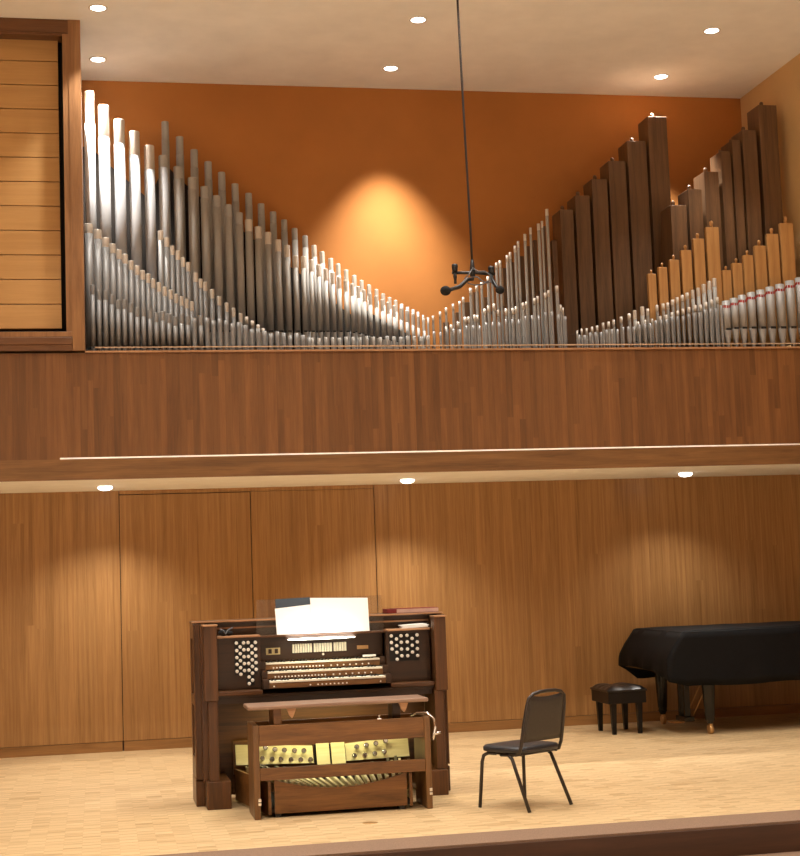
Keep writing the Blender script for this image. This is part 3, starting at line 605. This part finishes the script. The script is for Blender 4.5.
# things on the console
def dy(z): return 12.012 + (z - 1.279) * (.085 / .277)
def sheet(pts, off, m, name, label, cat):
    P_ = [(x, dy(z) - off, z) for x, z in pts]
    return tag(MB().prism(P_, (0, -.0035, 0)).build(name, m, origin=P_[0]), label, cat)
sheet([(1.378, 1.281), (1.66, 1.281), (1.658, 1.562), (1.379, 1.556)], .002, M['folder'], 'music_folder', 'dark grey folder behind the white sheets on the music desk', 'folder')
sheet([(1.375, 1.281), (1.70, 1.281), (1.70, 1.508), (1.372, 1.482)], .009, M['steelk'], 'music_sheet', 'lower left white music sheet on the console music desk', 'sheet music')
sheet([(1.655, 1.281), (2.110, 1.281), (2.117, 1.540), (1.655, 1.556)], .015, M['steelk'], 'music_sheet', 'large taller white music sheet at the right of the music desk', 'sheet music')
bk = empty('hymn_book', (2.5, 12.24, 1.406), 'maroon book lying on the right end of the console lid', 'book')
MB().box((2.345, 12.126, 1.409), (2.703, 12.33, 1.439)).build('pages', M['page'], bk)
b = MB().box((2.286, 12.125, 1.406), (2.706, 12.335, 1.409)).box((2.286, 12.125, 1.439), (2.706, 12.335, 1.442)).box((2.282, 12.123, 1.406), (2.36, 12.335, 1.442), .003)
b.build('book_cover', M['maroon'], bk)
pp = MB()
for k, (a, c) in enumerate(((.0, .0), (.012, .006), (-.008, .010))):
    pp.prism([(2.36 + a, 11.945 + c, 1.289 + k * .009), (2.572 + a, 11.94 + c, 1.296 + k * .009), (2.555 + a, 12.10 + c, 1.296 + k * .009), (2.37 + a, 12.10 + c, 1.289 + k * .009)], (0, 0, .007))
tag(pp.build('paper_stack', M['steelk'], origin=(2.46, 12.0, 1.289)), 'loose white papers lying on the ledge above the right stop knobs', 'papers')
bb = empty('headphones', (.97, 12.0, 1.288), 'small black bundle with grey straps on the ledge above the left stop knobs', 'headphones')
MB().ball((.955, 11.985, 1.312), .03, 1.3, .8, .78).ball((1.005, 12.02, 1.308), .026, 1.2, .8, .75).build('ear_cup', M['foam'], bb)
MB().tube([(.93, 11.96, 1.345), (.955, 11.95, 1.33), (.972, 11.945, 1.305), (.99, 11.95, 1.335), (1.03, 11.97, 1.352)], .006, 6).build('headband', M['cablegrey'], bb)
tag(MB().box((2.06, 12.045, 1.0755), (2.165, 12.075, 1.092), .004).build('eraser', M['steelk'], origin=(2.11, 12.06, 1.0755)), 'small white block lying at the right end of the top manual', 'eraser')

# ---------------------------------------------------------------- pedalboard
pb = empty('pedalboard', (1.72, 11.65, 0), 'concave wooden pedalboard with pale keys under the console behind the bench', 'pedalboard')
def sag(t): return .188 + .080 * (2 * t - 1) ** 2
top = [(1.235 + .975 * k / 20, 11.205, sag(k / 20)) for k in range(21)]
MB().prism([(1.235, 11.205, .028)] + [(2.21, 11.205, .028)] + top[::-1], (0, .028, 0)).build('heel_board', M['bench'], pb)
for s in (0, 1):
    xa, xb = ((1.19, 1.03), (2.255, 2.42))[s]
    q = [(xa, 11.22, .02), (xb, 12.10, .02), (xb, 12.10, .255), (xa, 11.22, .255)]
    MB().prism(q, (.022 * (1 if s == 0 else -1), 0, 0)).build('side_rail', M['bench'], pb)
MB().box((1.05, 12.075, .02), (2.40, 12.10, .24)).build('toe_rail', M['bench'], pb)
MB().box((1.20, 11.235, .03), (2.24, 12.07, .07)).build('pedal_gap_dark', M['black'], pb)  # black board added so the gaps under the pedals look dark
for xx in (1.26, 2.17): MB().box((xx - .02, 11.21, 0), (xx + .02, 11.30, .03)).build('rubber_foot', M['black'], pb)
for k in range(20):
    t = (k + .5) / 20; xa = 1.255 + .935 * t; xb = 1.09 + 1.27 * t; za = sag(t) - .004; d = .0105
    MB().add([(xa - d, 11.238, za - .03), (xa + d, 11.238, za - .03), (xa + d, 11.238, za + .014), (xa - d, 11.238, za + .014),
              (xb - d, 12.07, za - .02), (xb + d, 12.07, za - .02), (xb + d, 12.07, za + .016), (xb - d, 12.07, za + .016)],
             [(0,1,2,3),(7,6,5,4),(0,4,5,1),(1,5,6,2),(2,6,7,3),(3,7,4,0)]).build('natural_pedal', M['birch'], pb)
    if k % 7 in (0, 1, 3, 4, 5) and k < 19:
        t = (k + 1) / 20; f = .55; xa = (1.255 + .935 * t) * (1 - f) + (1.09 + 1.27 * t) * f; xb = 1.09 + 1.27 * t
        MB().add([(xa - d, 11.70, za), (xa + d, 11.70, za), (xa + d, 11.72, za + .045), (xa - d, 11.72, za + .045),
                  (xb - d, 12.06, za), (xb + d, 12.06, za), (xb + d, 12.06, za + .05), (xb - d, 12.06, za + .05)],
                 [(0,1,2,3),(7,6,5,4),(0,4,5,1),(1,5,6,2),(2,6,7,3),(3,7,4,0)]).build('sharp_pedal', M['ebony'], pb)

# ---------------------------------------------------------------- organ bench
ob = empty('organ_bench', (1.72, 11.35, 0), 'long oak adjustable organ bench with chrome crank before the console', 'bench')
MB().box((1.052, 11.15, .775), (2.384, 11.50, .804), .008).build('seat', M['seatwood'], ob)
MB().box((1.083, 11.15, 0), (1.128, 11.55, .667), .005).build('leg', M['benchv'], ob)
MB().box((2.345, 11.15, 0), (2.390, 11.55, .667), .005).build('leg', M['benchv'], ob)
MB().box((1.128, 11.156, .516), (2.345, 11.182, .664), .004).build('apron', M['bench'], ob)
MB().box((1.128, 11.156, .272), (2.345, 11.182, .360), .004).build('stretcher', M['bench'], ob)
MB().box((1.128, 11.50, .516), (2.345, 11.525, .664), .004).build('apron', M['bench'], ob)
MB().box((1.24, 11.19, .60), (1.30, 11.48, .775), .004).build('lift_post', M['bench'], ob)
MB().box((2.14, 11.30, .60), (2.20, 11.48, .775), .004).build('lift_post', M['consoledark'], ob)
for x in (1.37, 2.20):
    MB().prism([(x - .035, 11.165, .775), (x + .035, 11.165, .775), (x + .016, 11.165, .725), (x + .004, 11.165, .706), (x - .016, 11.165, .725)], (0, .03, 0)).build('seat_bracket', M['edge'], ob)
ck = MB().tube([(2.27, 11.27, .668), (2.32, 11.25, .692), (2.38, 11.20, .688), (2.425, 11.17, .645), (2.432, 11.165, .585), (2.418, 11.17, .52), (2.41, 11.18, .495)], .011, 10).build('crank', M['chrome'], ob)
MB().tube([(2.415, 11.17, .530), (2.47, 11.16, .548)], .009, 8).build('crank_handle', M['chrome'], ck)
MB().box((2.000, 11.16, .664), (2.03, 11.18, .672)).lathe((2.015, 11.17, .668), [(.008, 0), (.008, .02), (.014, .024), (.006, .03)], 10).build('latch', M['chrome'], ob)
for x in (1.128, 2.385):
    MB().box((x - .018, 11.142, .125), (x + .004, 11.152, .150), .002).box((x - .018, 11.142, .100), (x + .004, 11.152, .120), .002).build('leg_bracket', M['chrome'], ob)

# ---------------------------------------------------------------- stacking chair
ch = empty('stacking_chair', (3.051, 10.985, 0), 'black steel stacking chair with vinyl seat standing right of the organ console', 'chair')
cy = 0
def L(*p): return Vector((3.051, 10.985, 0)) + Vector(p)
bm = bmesh.new(); N = 28; rings = []
for z, sc in ((.405, .97), (.412, 1.0), (.435, 1.0), (.447, .95), (.452, .72), (.454, .35)):
    ring = []
    for k in range(N):
        a = 2 * PI * k / N; e = .38
        cx = math.copysign(abs(math.cos(a)) ** e, math.cos(a)); sy = math.copysign(abs(math.sin(a)) ** e, math.sin(a))
        ring.append(bm.verts.new(L(cx * .228 * sc, .032 + sy * .218 * sc, z)))
    rings.append(ring)
for r0, r1 in zip(rings, rings[1:]):
    for k in range(N): bm.faces.new((r0[k], r0[(k + 1) % N], r1[(k + 1) % N], r1[k]))
bm.faces.new(rings[-1]); bm.faces.new(rings[0][::-1])
MB().bm(bm, True).build('seat', M['vinyl'], ch)
# back frame: one bent tube, with the padded panel inside and the hand hole above it
def by(z): return -.165 - (z - .42) * .21
fr = [L(-.195, .05, .385), L(-.205, -.08, .392), L(-.216, -.15, .405), L(-.216, by(.46), .46), L(-.213, by(.6), .60), L(-.203, by(.74), .74), L(-.190, by(.795), .795), L(-.15, by(.826), .826),
      L(-.08, by(.838), .838), L(0, by(.840), .840), L(.08, by(.838), .838), L(.15, by(.826), .826), L(.190, by(.795), .795), L(.203, by(.74), .74), L(.213, by(.6), .60), L(.216, by(.46), .46), L(.216, -.15, .405), L(.205, -.08, .392), L(.195, .05, .385)]
MB().tube([(p - L(0, 0, 0)) * 1.0 + L(0, 0, 0) for p in fr], .0135, 10).build('back_frame', M['tubing'], ch)
bm = bmesh.new(); cols = 14; rows = 8; grid = {}
for side, off in ((0, -.014), (1, .020)):
    for i in range(cols + 1):
        u = i / cols * 2 - 1
        ztop = .800 + .022 * abs(u) ** 2.2 - (.004 if abs(u) > .95 else 0)
        for j in range(rows + 1):
            v = j / rows; z = .482 + (ztop - .482) * v
            hw = .205 - .016 * v - (.02 * max(0, (v - .9) * 10) if abs(u) > .9 else 0)
            puff = (1 - abs(u) ** 6) * (1 - abs(2 * v - 1) ** 6)
            y = by(z) + off * (.45 + .55 * puff)
            grid[side, i, j] = bm.verts.new(L(u * hw, y, z))
for i in range(cols):
    for j in range(rows):
        for side in (0, 1): bm.faces.new((grid[side, i, j], grid[side, i + 1, j], grid[side, i + 1, j + 1], grid[side, i, j + 1]))
for i in range(cols):
    for j in (0, rows): bm.faces.new((grid[0, i, j], grid[0, i + 1, j], grid[1, i + 1, j], grid[1, i, j]))
for j in range(rows):
    for i in (0, cols): bm.faces.new((grid[0, i, j], grid[0, i, j + 1], grid[1, i, j + 1], grid[1, i, j]))
MB().bm(bm, True).build('backrest', M['backvinyl'], ch)
for sx in (-1, 1):
    MB().tube([L(sx * .19, .10, .392), L(sx * .20, .17, .392), L(sx * .212, .205, .375), L(sx * .222, .215, .33), L(sx * .242, .236, 0)], .0135, 10).build('leg', M['tubing'], ch)
    MB().tube([L(sx * .19, .03, .396), L(sx * .206, -.04, .388), L(sx * .210, -.075, .36), L(sx * .226, -.238, 0)], .0135, 10).build('leg', M['tubing'], ch)
    MB().tube([L(sx * .19, -.15, .394), L(sx * .19, .18, .394)], .010, 8).build('seat_rail', M['tubing'], ch)
MB().tube([L(-.205, -.10, .388), L(.205, -.10, .388)], .009, 8).build('cross_bar', M['tubing'], ch)
ch.rotation_euler = (0, 0, math.radians(31.7))

# ---------------------------------------------------------------- grand piano under its cover
pn = empty('grand_piano', (6.4, 15.4, 0), 'black grand piano under a cloth cover at the right back of the stage', 'piano')
def outline(inset=0.0):
    """plan of the case, counter-clockwise from the near keyboard corner"""
    P_ = [(5.66, 14.66), (6.3, 14.66), (6.75, 14.68), (7.05, 14.73), (7.3, 14.84), (7.5, 15.0), (7.7, 15.18), (7.9, 15.3), (8.1, 15.42), (8.22, 15.6), (8.24, 15.8), (8.18, 15.98), (8.05, 16.06), (7.6, 16.10), (6.9, 16.11), (6.2, 16.11), (5.66, 16.11)]
    c = Vector((6.75, 15.4)); out = []
    n = len(P_)
    for i in range(n):
        a = Vector(P_[i - 1]); b2 = Vector(P_[(i + 1) % n]); d = (b2 - a).normalized(); nn = Vector((d.y, -d.x))
        out.append(Vector(P_[i]) - nn * inset)
    return out
def ringfill(pl, z0, z1):
    return MB().prism([(p.x, p.y, z0) for p in pl], (0, 0, z1 - z0))
ringfill([Vector((max(p.x, 5.84), p.y)) for p in outline(.05)], .58, .97).build('case', M['gloss'], pn)
MB().box((5.64, 14.72, .63), (5.86, 16.05, .73), .01).build('key_bed', M['gloss'], pn)
def pleg(x, y, r=1.0):
    g = MB().lathe((x, y, .105), [(.030, 0), (.036, .02), (.05, .04), (.044, .06), (.05, .08), (.068, .40), (.072, .43), (.08, .45), (.08, .48)], 16).build('leg', M['gloss'], pn)
    MB().box((x - .014, y - .028, .075), (x + .014, y + .028, .106), .003).build('caster_fork', M['brass'], g)
    MB().lathe((x - .02, y, .046), [(.046, 0), (.046, .040)], 18, (1, 0, 0)).build('caster', M['brass'], g)
pleg(6.075, 14.80); pleg(6.02, 15.98); pleg(7.85, 15.72)
ly = MB().box((5.99, 15.27, .085), (6.10, 15.53, .135), .006).box((6.01, 15.30, .135), (6.07, 15.345, .60), .005).box((6.01, 15.455, .135), (6.07, 15.50, .60), .005).build('pedal_lyre', M['gloss'], pn)
for y in (15.33, 15.40, 15.47): MB().box((5.88, y - .012, .070), (6.00, y + .012, .082), .003).build('pedal', M['brass'], ly)
for y in (15.33, 15.40, 15.47): MB().tube([(6.04, y, .135), (6.04, y, .60)], .005, 6).build('pedal_rod', M['brass'], ly)
for y in (15.31, 15.49): MB().tube([(6.09, y, .12), (6.34, y - .03, .60)], .007, 6).build('lyre_brace', M['brass'], ly)
# the cover: grid of rings from hem to crown, with soft folds
OUT = []
base = outline(-.012)
n = len(base)
for i in range(n):
    a = base[i]; b2 = base[(i + 1) % n]; m = max(2, int((b2 - a).length / .055))
    for k in range(m): OUT.append(a.lerp(b2, k / m))
bm = bmesh.new(); R_ = []; ctr = Vector((6.75, 15.42))
LEV = ((0, .50), (.4, .62), (.75, .72), (1, .80), (1, .90), (1, 1.0), (1, 1.035))
for lev in range(9):
    ring = []
    for i, p in enumerate(OUT):
        key = p.x < 5.665; kn = max(0.0, min(1.0, (6.0 - p.x) / .34))
        q = Vector((p.x, p.y)); fold = .010 * math.sin(i * .9) + .005 * math.sin(i * 2.3)
        hk = max(0, min(1, (5.82 - p.x) / .16)); hem = .495 + hk * (.055 + .10 * max(0, min(1, (p.y - 14.66) / .5))) + .007 * math.sin(i * .37)
        if lev <= 6:
            f, z = (0, .25, .55, 1, 1, 1, 1)[lev], (hem, hem + .25 * (.80 - hem), hem + .55 * (.80 - hem), .80 - .02 * kn, .88, .97, 1.03)[lev]
            if q.y > 14.7 and not key: pass
            xk = (5.600, 5.598, 5.597, 5.605, 5.665, 5.735, 5.778)[lev]
            if q.x < 5.98: q.x = xk + (q.x - 5.648) * (5.98 - xk) / (5.98 - 5.648)
            q = q + (q - ctr).normalized() * fold * (1 - f)
        elif lev == 7:
            q.x = q.x if q.x > 5.98 else 5.79 + (q.x - 5.648) * .19 / .332
            q = q + (ctr - q) * .02; z = 1.043 + .003 * math.sin(i * .5)
        else: q = q + (ctr - q) * .4; z = 1.052 + .003 * math.sin(i * .8)
        ring.append(bm.verts.new((q.x, q.y, z)))
    R_.append(ring)
nn = len(OUT)
for r0, r1 in zip(R_, R_[1:]):
    for k in range(nn): bm.faces.new((r0[k], r0[(k + 1) % nn], r1[(k + 1) % nn], r1[k]))
top = bm.verts.new((ctr.x, ctr.y, 1.054))
for k in range(nn): bm.faces.new((R_[-1][k], R_[-1][(k + 1) % nn], top))
cv = MB().bm(bm, True).build('piano_cover', M['cover'], origin=(6.4, 15.4, .5))
tag(cv, 'black quilted cloth cover draped over the grand piano', 'piano cover')
es = cv.modifiers.new('crease', 'EDGE_SPLIT'); es.split_angle = math.radians(28)
sd = cv.modifiers.new('thickness', 'SOLIDIFY'); sd.thickness = .006; sd.offset = -1

pbn = empty('piano_bench', (5.34, 15.45, 0), 'black leather topped piano bench before the covered grand piano', 'bench')
bm = bmesh.new(); gx, gy = 12, 18; V = {}
for i in range(gx + 1):
    for j in range(gy + 1):
        u = i / gx; v = j / gy
        tuft = abs(math.sin(u * PI * 2)) ** .5 * abs(math.sin(v * PI * 4)) ** .5
        e = min(1, min(u, 1 - u, v, 1 - v) * 9)
        V[i, j] = bm.verts.new((5.125 + .43 * u, 15.165 + .57 * v, .455 + .022 * e ** .5 + .018 * tuft * e))
for i in range(gx):
    for j in range(gy): bm.faces.new((V[i, j], V[i + 1, j], V[i + 1, j + 1], V[i, j + 1]))
b = MB().bm(bm, True); b.box((5.125, 15.165, .435), (5.555, 15.735, .4549), .004); b.build('cushion', M['leather'], pbn)
MB().box((5.135, 15.175, .315), (5.545, 15.725, .436), .005).build('seat_box', M['ebonwood'], pbn)
for x in (5.20, 5.48):
    for y in (15.23, 15.67):
        MB().add([(x - .019, y - .019, 0), (x + .019, y - .019, 0), (x + .019, y + .019, 0), (x - .019, y + .019, 0),
                  (x - .03, y - .03, .33), (x + .03, y - .03, .33), (x + .03, y + .03, .33), (x - .03, y + .03, .33)],
                 [(0,1,2,3),(7,6,5,4),(0,4,5,1),(1,5,6,2),(2,6,7,3),(3,7,4,0)]).build('leg', M['ebonwood'], pbn)
        
tag(MB().lathe((1.84, 10.70, 0), [(.055, 0), (.053, .002)], 12).build('floor_plate', M['brass'], origin=(1.84, 10.70, 0)), 'small flat brown plate in the parquet in front of the organ bench', 'floor plate')

# ---------------------------------------------------------------- world, camera
wd = bpy.data.worlds.new('world'); bpy.context.scene.world = wd; wd.use_nodes = True
wd.node_tree.nodes['Background'].inputs[0].default_value = (.02, .015, .01, 1)
cam = bpy.data.cameras.new('camera'); co = bpy.data.objects.new('camera', cam); C.objects.link(co)
yaw, pitch, roll = .198629207, .0967959, -.0359939
cy, sy, cp, sp, cr, sr = math.cos(yaw), math.sin(yaw), math.cos(pitch), math.sin(pitch), math.cos(roll), math.sin(roll)
fw = Vector((sy, cy, 0)); rt = Vector((cy, -sy, 0)); up = Vector((0, 0, 1))
fw2 = fw * cp + up * sp; up2 = up * cp - fw * sp
r3 = rt * cr + up2 * sr; u3 = up2 * cr - rt * sr
co.matrix_world = Matrix(((r3.x, u3.x, -fw2.x, 0), (r3.y, u3.y, -fw2.y, 0), (r3.z, u3.z, -fw2.z, 1.70), (0, 0, 0, 1)))
cam.sensor_fit = 'HORIZONTAL'; cam.sensor_width = 36; cam.lens = 1527.156 * 36 / 800; cam.clip_end = 100
sc = bpy.context.scene; sc.camera = co
sc.view_settings.view_transform = 'Standard'; sc.view_settings.look = 'None'; sc.view_settings.gamma = 1
sc.view_settings.exposure = 0.07
for o in bpy.data.objects:
    if '_w' in o: del o['_w']
